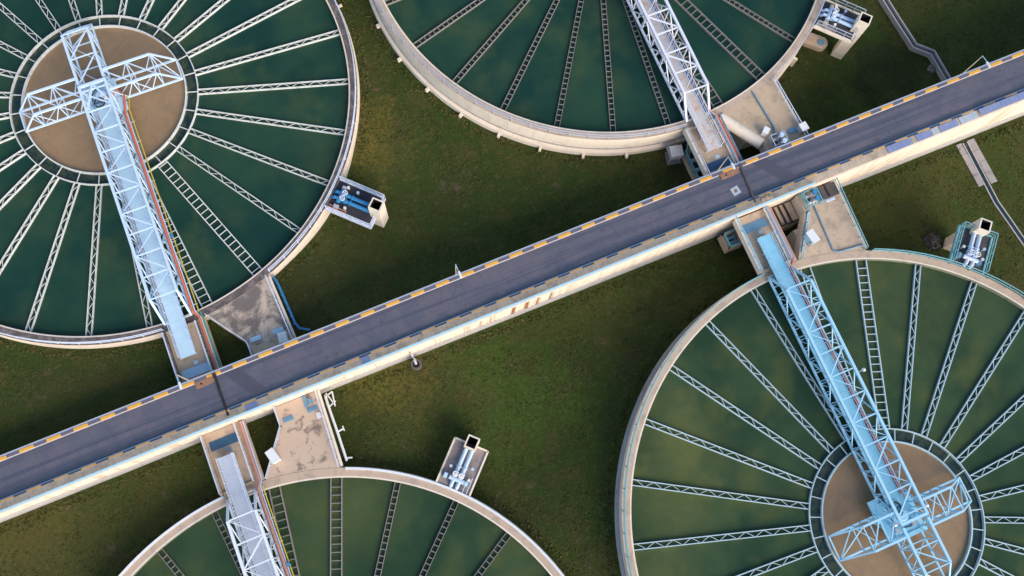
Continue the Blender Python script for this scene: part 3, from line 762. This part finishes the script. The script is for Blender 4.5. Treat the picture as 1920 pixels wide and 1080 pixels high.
VLAB = {'TL': 'black decked valve platform with dark blue pipes, beside the upper left tank', 'T': 'dark valve platform with pale blue pipes and the longest cream shaft',
        'BR': 'valve platform with teal railings, white pipes and a cream shaft, by the lower right tank', 'B': 'valve platform without railings, half grey half tan, beside the lower left tank'}
def make_valves(key):
    D = TANKS[key]; cx, cy = D['c']; s = D['s']; zr = D['zr']
    a = {'TL': 45.5, 'T': 47.3, 'BR': 46.3, 'B': 45}[key]; rs = {'TL': 31.0, 'T': 30.2, 'BR': 30.2, 'B': 30.5}[key]; hs = {'TL': 2.7, 'T': 2.1, 'BR': 1.7, 'B': 1.5}[key]
    ang = R(a) * s
    t = thing('valve_platform', (cx + RO * cos(ang), cy + RO * sin(ang), zr), VLAB[key], 'valve platform', 'valve platforms beside the tanks', rotz=ang)
    # local: u outward from the rim, w sideways (+w = anticlockwise); mirrored with s so the layout matches
    r1 = rs - RO - .62; hw = 1.7; dk = {'TL': 'dark_deck', 'T': 'dark_deck', 'BR': 'brown_deck', 'B': 'half_deck'}[key]
    ext = .55
    b = MB(s); b.box(.02, r1 + ext, -hw, hw, -.3, -.05, 0); b.box(.02, .5, -.3, .3, -1.2, -.3, 1); b.build('deck_slab', [dk, 'cream_wall'], t)
    b = MB(s)
    for w in (-hw, hw): b.box(.02, r1 + ext, w - .09, w + .09, -.34, .1)
    b.box(r1 + ext - .1, r1 + ext + .06, -hw, -.6, -.34, .1); b.box(r1 + ext - .1, r1 + ext + .06, .6, hw, -.34, .1)
    b.build('deck_kerb', 'cream_edge' if key in ('T', 'B') else 'rail_lavender' if key == 'TL' else 'rail_teal', t)
    if key != 'B':
        rm = {'TL': 'rail_lavender', 'T': 'rail_grey', 'BR': 'rail_teal'}[key]
        for w in (-hw, hw):
            b = MB(s); q = 1 if w > 0 else -1
            b.rail([(.1, w, .1), (r1 + ext, w, .1), (r1 + ext, q * .72, .1)], 1.0, 1.0, .075); b.build('railing', rm, t)
    # shaft
    c = rs - RO; h = .62; b = MB(s)
    k = .14
    o_ = [(c - h, -h * .95), (c + h, -h * .95), (c + h, h * .95), (c - h, h * .95)]; i_ = [(c - h + k, -h * .95 + k), (c + h - k, -h * .95 + k), (c + h - k, h * .95 - k), (c - h + k, h * .95 - k)]
    V = [(x, y, -zr) for x, y in o_] + [(x, y, hs) for x, y in o_] + [(x, y, hs) for x, y in i_] + [(x, y, hs - 4.0) for x, y in i_]
    F = []; 
    for q in range(4):
        n_ = (q + 1) % 4; F += [((q, n_, 4 + n_, 4 + q), 0), ((4 + q, 4 + n_, 8 + n_, 8 + q), 1), ((8 + q, 8 + n_, 12 + n_, 12 + q), 2)]
    F.append(((12, 13, 14, 15), 2))
    for f, m in F: b.add([V[q] for q in f], [tuple(range(4))], m)
    me = b.build('concrete_shaft', ['cream_wall', 'cream_edge', 'shaft_inside'], t)
    # pipes and valves
    pm = {'TL': 'blue_paint', 'T': 'pale_pipe', 'BR': 'pale_pipe', 'B': 'pale_pipe'}[key]
    for w in (-.3, .3):
        b = MB(s); b.tube([(c - h - .02, w, .42), (1.55, w, .42)], .2, 14)
        for u in (1.6, 2.15): b.tube([(u - .04, w, .42), (u + .04, w, .42)], .29, 14)
        b.build('outlet_pipe', pm, t, smooth=True)
        b = MB(s); b.box(1.2, 1.55, w - .22, w + .22, .15, .7); b.tube([(1.37, w, .7), (1.37, w, 1.1)], .09, 10); vb = b.build('valve_body', pm if key != 'B' else 'white_box', t, smooth=True)
        b = MB(s); b.lathe([(.2, .02), (.24, .05), (.28, .02), (.24, -.02)], 18); b.beam((-.24, 0, 0), (.24, 0, 0), .05); b.beam((0, -.24, 0), (0, .24, 0), .05); b.build('handwheel', 'white_box', vb, loc=(1.37, s * w, 1.12), smooth=True)
    b = MB(s); b.tube([(.95, -.75, .42), (.95, .75, .42)], .22, 14); b.tube([(.95, -.3, .42), (.45, -.3, .42), (.2, -.3, .0)], .18, 12); b.tube([(.95, .3, .42), (.45, .3, .42), (.2, .3, 0)], .18, 12); b.build('header_pipe', pm if key != 'BR' else 'rail_lavender', t, smooth=True)
    for u, w, m in ((1.9, 1.0, 'white_box'), (1.3, -1.1, 'white_box'), (2.4, -1.0, 'pale_pipe')):
        b = MB(s); b.tube([(u, w, -.05), (u, w, .45)], .07, 10); b.tube([(u, w, .45), (u, w, .62)], .15, 12); b.build('valve_post', m, t, smooth=True)
    for u, w, L in ((.7, 1.15, .5), (.7, -.95, .4)):
        b = MB(s); b.box(u, u + L, w - .18, w + .18, -.05, .5); b.box(u + .05, u + L - .05, w - .13, w + .13, .5, .56); b.build('actuator_box', {'TL': 'galvanised', 'T': 'lamp_cream', 'BR': 'slate_plate', 'B': 'light_blue_plate'}[key], t)
    if key in ('TL', 'T'):
        b = MB(s); b.beam((.15, 1.45, .06), (2.1, 1.45, .06), .16, .2); b.beam((.15, 1.15, .06), (2.1, 1.2, .06), .1, .2); b.build('cable_tray', 'pink_paint' if key == 'TL' else 'grey_concrete', t)
    if key == 'B':
        b = MB(s); b.rail([(.1, -1.35, 0), (1.6, -1.35, 0)], .5, .75, .07); b.rail([(.1, -.95, 0), (1.2, -.95, 0)], .5, .75, .07); b.build('railing', 'rail_lavender', t)

for k in TANKS:
    make_tank(k); make_bridge(k); make_landing(k); make_flume(k); make_valves(k)

# ------------------------------------------------------------------ loose equipment
def W(key, x, v, dz=0):
    D = TANKS[key]; return (D['c'][0] + x, D['c'][1] + D['s'] * v, D['zr'] + dz)
def cabinet(key, x, v, w, d, h, rot, mat, label, side='blue_paint', dz=-.02):
    t = thing('control_cabinet', W(key, x, v, dz), label, 'cabinet', None, rot)
    b = MB(); b.box(-w / 2, w / 2, -d / 2, d / 2, .08, h); b.build('body', mat, t)
    b = MB(); b.box(-w / 2 + .04, w / 2 - .04, -d / 2 - .03, -d / 2 - .003, .14, h - .06); dr = b.build('door', side, t)
    b = MB(); b.box(w * .22, w * .3, -d / 2 - .07, -d / 2 - .031, h * .45, h * .65); b.build('handle', 'black_rubber', dr)
    b = MB(); b.prism([(-w / 2 - .05, -d / 2 - .06), (w / 2 + .05, -d / 2 - .06), (w / 2 + .05, d / 2 + .05), (-w / 2 - .05, d / 2 + .05)], h, h + .06); b.build('roof_plate', 'white_box', t)
    b = MB(); b.box(-w / 2 + .06, w / 2 - .06, -d / 2 + .05, d / 2 - .05, 0, .08); b.build('plinth', 'grey_concrete', t)
cabinet('B', 3.95, 27.5, 1.25, .72, 1.1, R(-75), 'white_box', 'white control cabinet standing on the lower left inlet platform by its railing', 'white_box')
cabinet('BR', 4.4, 27.3, 1.25, .72, 1.2, R(-80), 'white_box', 'white control cabinet with a blue side on the lower right inlet platform', 'light_blue_plate')
cabinet('T', 5.75, 29.3, .62, .5, .9, R(40), 'white_box', 'small white control box beside the valves of the upper middle inlet platform', 'slate_plate')
cabinet('T', 9.5, 30.35, .7, .75, 1.0, R(5), 'pale_sheet', 'pale pinkish cabinet at the kerb corner of the upper middle inlet platform', 'rust_plate')
cabinet('TL', 8.75, 30.75, .75, .9, .8, R(-5), 'galvanised', 'grey metal cabinet at the road end of the dark stained inlet platform', 'rail_grey')

def valve_rig(key, x, v, mat, label, wheel):
    t = thing('valve_rig', W(key, x, v, -.02), label, 'valves')
    b = MB()
    for q in (-.75, .75):
        for p in (-.75, .75): b.beam((q, p, 0), (q, p, 1.0), .09)
    for q in (-.75, .75): b.beam((q, -.75, 1.0), (q, .75, 1.0), .09); b.beam((-.75, q, 1.0), (.75, q, 1.0), .09); b.beam((q, -.75, .5), (q, .75, .5), .06)
    b.build('frame', mat, t)
    for q in (-.32, .34):
        b = MB(); b.tube([(-.6, q, .4), (.6, q, .4)], .16, 12); b.tube([(0, q, .4), (0, q, 1.1)], .1, 10); b.tube([(-.12, q, .4), (-.04, q, .4)], .28, 12); b.tube([(.3, q, .4), (.38, q, .4)], .28, 12); b.build('pipe', 'galvanised', t, smooth=True)
        b = MB(); b.tube([(.25, q, 1.1), (.25, q, 1.38)], .24, 12); b.tube([(.0, q, 1.1), (.3, q, 1.15)], .12, 10); b.build('actuator', wheel, t, smooth=True)
    b = MB(); b.box(-.5, .1, -.15, .2, .0, .25); b.build('base', 'brown_deck', t)
valve_rig('BR', 6.4, 31.0, 'rail_teal', 'teal framed valve rig with two bright blue actuators by the lower right platform', 'blue_paint')
valve_rig('T', 6.6, 30.75, 'rail_grey', 'grey valve rig with pale actuators crowding the corner of the rusty platform', 'pale_pipe')

# blue pipe on the outer side of the dark platform, white pipe on the outer side of the lower left one
b = MB(-1); b.tube([(9.75, 24.3, -.5), (9.95, 25.2, -.4), (10.2, 29.6, -.4), (10.4, 30.2, -.45), (11.3, 30.7, -.7)], .13, 12)
for i in range(6): b.tube([(9.95 + .04 * i, 25.5 + i * .8, -.4), (9.96 + .04 * i, 25.66 + i * .8, -.4)], .155, 12)
tag(b.build('water_pipe', 'blue_paint', loc=W('TL', 0, 0), smooth=True), 'dark blue pipe along the outer edge of the dark stained inlet platform', 'pipe')
b = MB(); b.tube([(10.0, 24.6, -.4), (10.1, 27.5, -.4), (10.15, 30.4, -.4), (10.2, 31.3, -.6)], .13, 12); b.tube([(10.1, 27.5, -.4), (10.75, 27.6, -.4)], .08, 8); b.tube([(10.0, 24.9, -.4), (10.6, 24.7, -.4)], .08, 8); b.tube([(10.75, 27.35, -.4), (10.75, 27.85, -.4)], .07, 8)
for q in (30.0, 31.0):
    b.beam((10.1, q, -.4), (10.95, q + .35, -.4), .1); 
b.beam((10.75, 29.9, -.4), (10.95, 31.35, -.4), .12); b.beam((10.35, 31.4, -.4), (10.75, 30.1, -.4), .1)
tag(b.build('water_pipe', 'white_box', loc=W('B', 0, 0), smooth=True), 'white pipe with stubs along the outer edge of the scribbled inlet platform', 'pipe')
t = thing('sluice_base', W('BR', 3.75, 30.7, -1.6), 'sunken tan concrete ledge with dark bars in the gap beside the lower right landing', 'sluice')
b = MB(); b.box(-1.2, 1.5, -1.0, 1.2, -3.6, 0); b.build('ledge', 'tan_concrete', t)
for q in (-.55, .05, .65):
    b = MB(); b.box(q - .09, q + .09, -.85, 1.15, .003, .16); b.build('bar', 'black_rubber', t)
b = MB(); b.box(-1.1, 1.4, -.99, -.82, .003, .2); b.build('cross_bar', 'black_rubber', t)
# walls of the sunken pits next to the landings
def pit(loc, sx, sy, label, opens):
    t = thing('pump_pit', loc, label, 'pump pit')
    b = MB(); z = .9
    b.box(-sx, sx, -sy, -sy + .22, 0, z); b.box(-sx, sx, sy - .22, sy, 0, z); b.box(-sx, -sx + .22, -sy + .22, sy - .22, 0, z); b.box(sx - .22, sx, -sy + .22, sy - .22, 0, z); b.build('pit_wall', 'tan_concrete', t)
    b = MB(); b.rail([(-sx + .11, sy - .11, z), (-sx + .11, -sy + .11, z), (sx - .11, -sy + .11, z), (sx - .11, sy - .11, z), (-sx + .11, sy - .11, z)], .9, 1.2, .11); b.build('railing', 'rail_teal', t)
    b = MB(); b.box(-sx + .22, sx - .22, -sy + .22, sy - .22, .02, .3); b.build('pit_floor', 'dark_deck', t)
    for q in (-.3 * sy, .35 * sy):
        b = MB(); b.tube([(-.5, q, .75), (.3, q, .75)], .22, 14); b.tube([(.3, q, .75), (.5, q, .75)], .3, 14); b.box(-.4, .3, q - .2, q + .2, .3, .6); b.build('pump', 'light_blue_plate' if sy > 1.2 else 'slate_plate', t, smooth=True)
pit((35.6, 23.35, 1.35), 1.15, 1.75, 'teal railed pump pit in the shade beside the upper middle landing', 0)
pit((35.15, 14.55, 1.4), .85, .85, 'small teal railed pump pit beside the lower right landing', 0)
b = MB(); b.box(-.9, .9, -.9, .9, -.2, .0); tag(b.build('pit_base', 'tan_concrete', loc=(35.15, 14.55, 1.4)), 'tan concrete block under the small teal railed pit', 'concrete block')
# grey box on legs next to the tall cream wall
t = thing('meter_box', (33.6, 25.2, 1.4), 'grey metal box on a stand beside the tall cream tank wall', 'meter box', None, R(-12))
b = MB(); b.box(-.6, .6, -.55, .55, .9, 1.9); b.box(-.66, .66, -.6, .6, 1.9, 1.96); b.build('body', 'galvanised', t)
b = MB(); 
for q in (-.5, .5):
    for p in (-.45, .45): b.beam((q, p, 0), (q, p, .9), .1)
b.build('leg', 'galvanised', t)
b = MB(); b.box(-.75, .75, -.75, .75, 0, .12); b.build('base_slab', 'slab_grey', t)
b = MB(); b.beam((1.35, .2, 2.9), (1.2, -.9, .4), .1); b.beam((1.75, .2, 2.9), (1.6, -.9, .4), .1)
for i in range(7):
    f = i / 6; b.beam((1.35 - .15 * f, .2 - 1.1 * f, 2.9 - 2.5 * f), (1.75 - .15 * f, .2 - 1.1 * f, 2.9 - 2.5 * f), .06)
tag(b.build('ladder', 'rail_teal', loc=(33.5, 25.3, 1.2)), 'short teal ladder leaning against the tall cream tank wall', 'ladder')
# chamber with a round lid near the upper middle valve platform
t = thing('valve_chamber', (54.75, 32.15, 0), 'low tan concrete chamber with a round blue lid between tank and cream shaft', 'chamber', None, R(-43))
b = MB(); pts = [(-1.5, -.75), (.6, -.75)] + [(.6 + .75 * sin(a), -.75 * cos(a)) for a in [pi * i / 10 for i in range(1, 10)]] + [(.6, .75), (-1.5, .75)]
b.prism(pts, -.05, .7); b.build('body', 'tan_concrete', t)
b = MB(); b.lathe([(.02, .78), (.36, .78), (.4, .7)], 24, closed=False); b.build('lid', 'slate_plate', t, loc=(.55, 0, 0), smooth=True)
# outlet below the road wall
t = thing('drain_outlet', (.66, 15.2, 1.38), 'small grey drain outlet under a brown stain at the foot of the road wall', 'drain outlet')
b = MB(); b.lathe([(.34, 0), (.34, .38), (.5, .4), (.55, .3), (.58, 0)], 18); b.build('collar', 'rubble_grey', t, loc=(0, -.45, 0), smooth=True)
b = MB(); b.tube([(-.05, .5, 1.6), (-.05, .2, 1.55), (0, -.1, 1.1), (0, -.4, .3)], .13, 10); b.build('spout', 'galvanised', t, smooth=True)
b = MB(); b.disc(.33, .25, 18); b.build('opening', 'shaft_inside', t, loc=(0, -.45, 0))
# rubble mound
def heap(loc, r, label, name, mat, seed, hh=.5):
    rnd = random.Random(seed); b = MB()
    for i in range(70):
        a = rnd.uniform(0, 2 * pi); q = r * math.sqrt(rnd.random()); z = hh * (1 - (q / r) ** 2)
        x, y = q * cos(a), q * sin(a); k = rnd.uniform(.1, .28)
        p = [(x + rnd.uniform(-k, k), y + rnd.uniform(-k, k), rnd.uniform(-.05, .0) + z * .7) for _ in range(3)]
        top = (x, y, z + k); b.add(p + [top], [(0, 1, 2), (0, 1, 3), (1, 2, 3), (2, 0, 3)])
    b.lathe([(.02, hh * .8), (r * .5, hh * .6), (r, -.05)], 16, closed=False)
    tag(b.build(name, mat, loc=loc), label, 'heap')
heap((56.2, 6.75, 0), 1.0, 'grey rubble heap on the grass left of the lower right cream shaft', 'rubble_heap', 'rubble_grey', 3)
heap((66.0, 24.6, 0), .45, 'small pale rubble heap on the grass beside the bend of the drain channel', 'rubble_heap', 'grey_concrete', 5, .25)
# spotlight on the lower right bridge
t = thing('floodlight', W('BR', 1.6, 13.7, 3.0), 'small white floodlight clamped to the right side of the sky blue bridge', 'floodlight')
b = MB(); b.beam((-.2, 0, 0), (.3, 0, .1), .06); b.build('bracket', 'galvanised', t)
b = MB(); b.tube([(.3, 0, .1), (.5, 0, .05)], .16, 12); b.build('lamp_head', 'white_box', t, smooth=True)
for q, v in (((-1.9, .2)), ((1.6, .6))):
    t = thing('floodlight', W('BR', q, v, 3.0), 'small floodlight on the %s of the sky blue bridge hub' % ('left side' if q < 0 else 'right side'), 'floodlight')
    b = MB(); b.beam((.7 if q < 0 else -.4, 0, 0), (0, 0, .1), .06); b.build('bracket', 'galvanised', t)
    b = MB(); b.tube([(-.12, 0, .1), (.12, 0, .1)], .14, 10); b.build('lamp_head', 'white_box', t, smooth=True)

# ------------------------------------------------------------------ drain channels
def drain(name, pts, w, h, th, mat, lab):
    pts = [Vector((*p, 0)) for p in pts]
    def off(d):
        o = []
        for i, p in enumerate(pts):
            a = (p - pts[i - 1]).normalized() if i else None; c = (pts[i + 1] - p).normalized() if i < len(pts) - 1 else None
            n1 = Vector((-a.y, a.x, 0)) if a else None; n2 = Vector((-c.y, c.x, 0)) if c else None
            n = ((n1 or n2) + (n2 or n1)).normalized(); k = 1 / max(.5, n.dot(n1 or n2)); o.append(p + n * (d * k))
        return o
    b = MB()
    for q in (-1, 1):
        A, Bq = off(q * (w / 2)), off(q * (w / 2 + th))
        for i in range(len(pts) - 1):
            vs = [A[i], A[i + 1], Bq[i + 1], Bq[i]]
            b.add([(v.x, v.y, -.1) for v in vs] + [(v.x, v.y, h) for v in vs], [(4, 5, 6, 7), (0, 1, 5, 4), (1, 2, 6, 5), (2, 3, 7, 6), (3, 0, 4, 7)])
    t = tag(b.build(name, mat), lab, 'drain')
    b = MB(); A, Bq = off(-w / 2), off(w / 2)
    for i in range(len(pts) - 1): b.add([(v.x, v.y, h * .45) for v in (A[i], A[i + 1], Bq[i + 1], Bq[i])], [(0, 1, 2, 3)])
    struct(b.build('water', 'drain_water'))
drain('drain_channel', [(63.6, 60), (64.55, 34.3), (64.75, 31.0), (65.0, 27.6), (66.5, 26.1), (66.6, 20.6)], .42, .75, .15, 'pale_ledge', 'narrow raised concrete drain channel with a zigzag bend, above the road')
drain('drain_channel', [(65.05, 15.4), (64.85, 8.1), (65.45, 2.9), (67, -10), (70, -40)], .42, .12, .12, 'pale_ledge', 'narrow concrete drain channel running from the road wall to the lower right corner')
for xa, xb, ya, yb, lab in ((63.95, 64.62, 10.3, 15.5, 'pale concrete slab left of the drain channel below the road'), (65.38, 66.2, 10.1, 15.5, 'pale concrete slab right of the drain channel below the road')):
    b = MB()
    for i in range(4):
        y0 = ya + (yb - ya) * i / 4; b.box(xa, xb, y0 + .015, y0 + (yb - ya) / 4 - .015, -.05, .09 + .01 * (i % 2))
    tag(b.build('concrete_slab', 'grey_concrete'), lab, 'slab')

# ------------------------------------------------------------------ light, sky, camera
EL, AZ = R(30), math.atan2(.22, -.975)     # AZ: angle from +y towards +x
sd = Vector((sin(AZ) * cos(EL), cos(AZ) * cos(EL), sin(EL)))
L = bpy.data.lights.new('sun', 'SUN'); L.energy = 2.3; L.angle = R(42.0); L.color = (1, .88, .72)
lo = bpy.data.objects.new('sun', L); COL.objects.link(lo); lo.rotation_euler = (-sd).to_track_quat('-Z', 'Y').to_euler(); lo.location = (0, -40, 120)
w = bpy.data.worlds.new('World'); S.world = w; w.use_nodes = True
nt = w.node_tree; bg = nt.nodes['Background']; sk = nt.nodes.new('ShaderNodeTexSky')
sk.sky_type = 'NISHITA'; sk.sun_disc = False; sk.sun_elevation = EL; sk.sun_rotation = AZ
nt.links.new(sk.outputs[0], bg.inputs[0]); bg.inputs[1].default_value = .135

f, nx, ny, H = 1700., 873.4, 955.7, 90.3
n = Vector((nx - 960, ny - 540, f)).normalized()
e = (Vector((1, 0, 0)) - n * n.x).normalized(); nn = -n.cross(e)
th = R(22.5)
def cw(i):   # world direction of camera-space axis i (x right, y down, z forward)
    E, N, U = e[i], nn[i], -n[i]
    return Vector((E * cos(th) + N * sin(th), -E * sin(th) + N * cos(th), U))
ax, ay, az = cw(0), -cw(1), -cw(2)
M = Matrix(((ax.x, ay.x, az.x, 0), (ax.y, ay.y, az.y, 0), (ax.z, ay.z, az.z, H), (0, 0, 0, 1)))
cam = bpy.data.cameras.new('camera'); cam.sensor_width = 36; cam.lens = f / 1920 * 36; cam.clip_end = 2000; cam.clip_start = 1
co = bpy.data.objects.new('camera', cam); COL.objects.link(co); co.matrix_world = M; S.camera = co
S.render.resolution_x, S.render.resolution_y = 1024, 576
S.view_settings.view_transform = 'Standard'; S.view_settings.look = 'None'; S.view_settings.exposure = .80; S.view_settings.gamma = 1
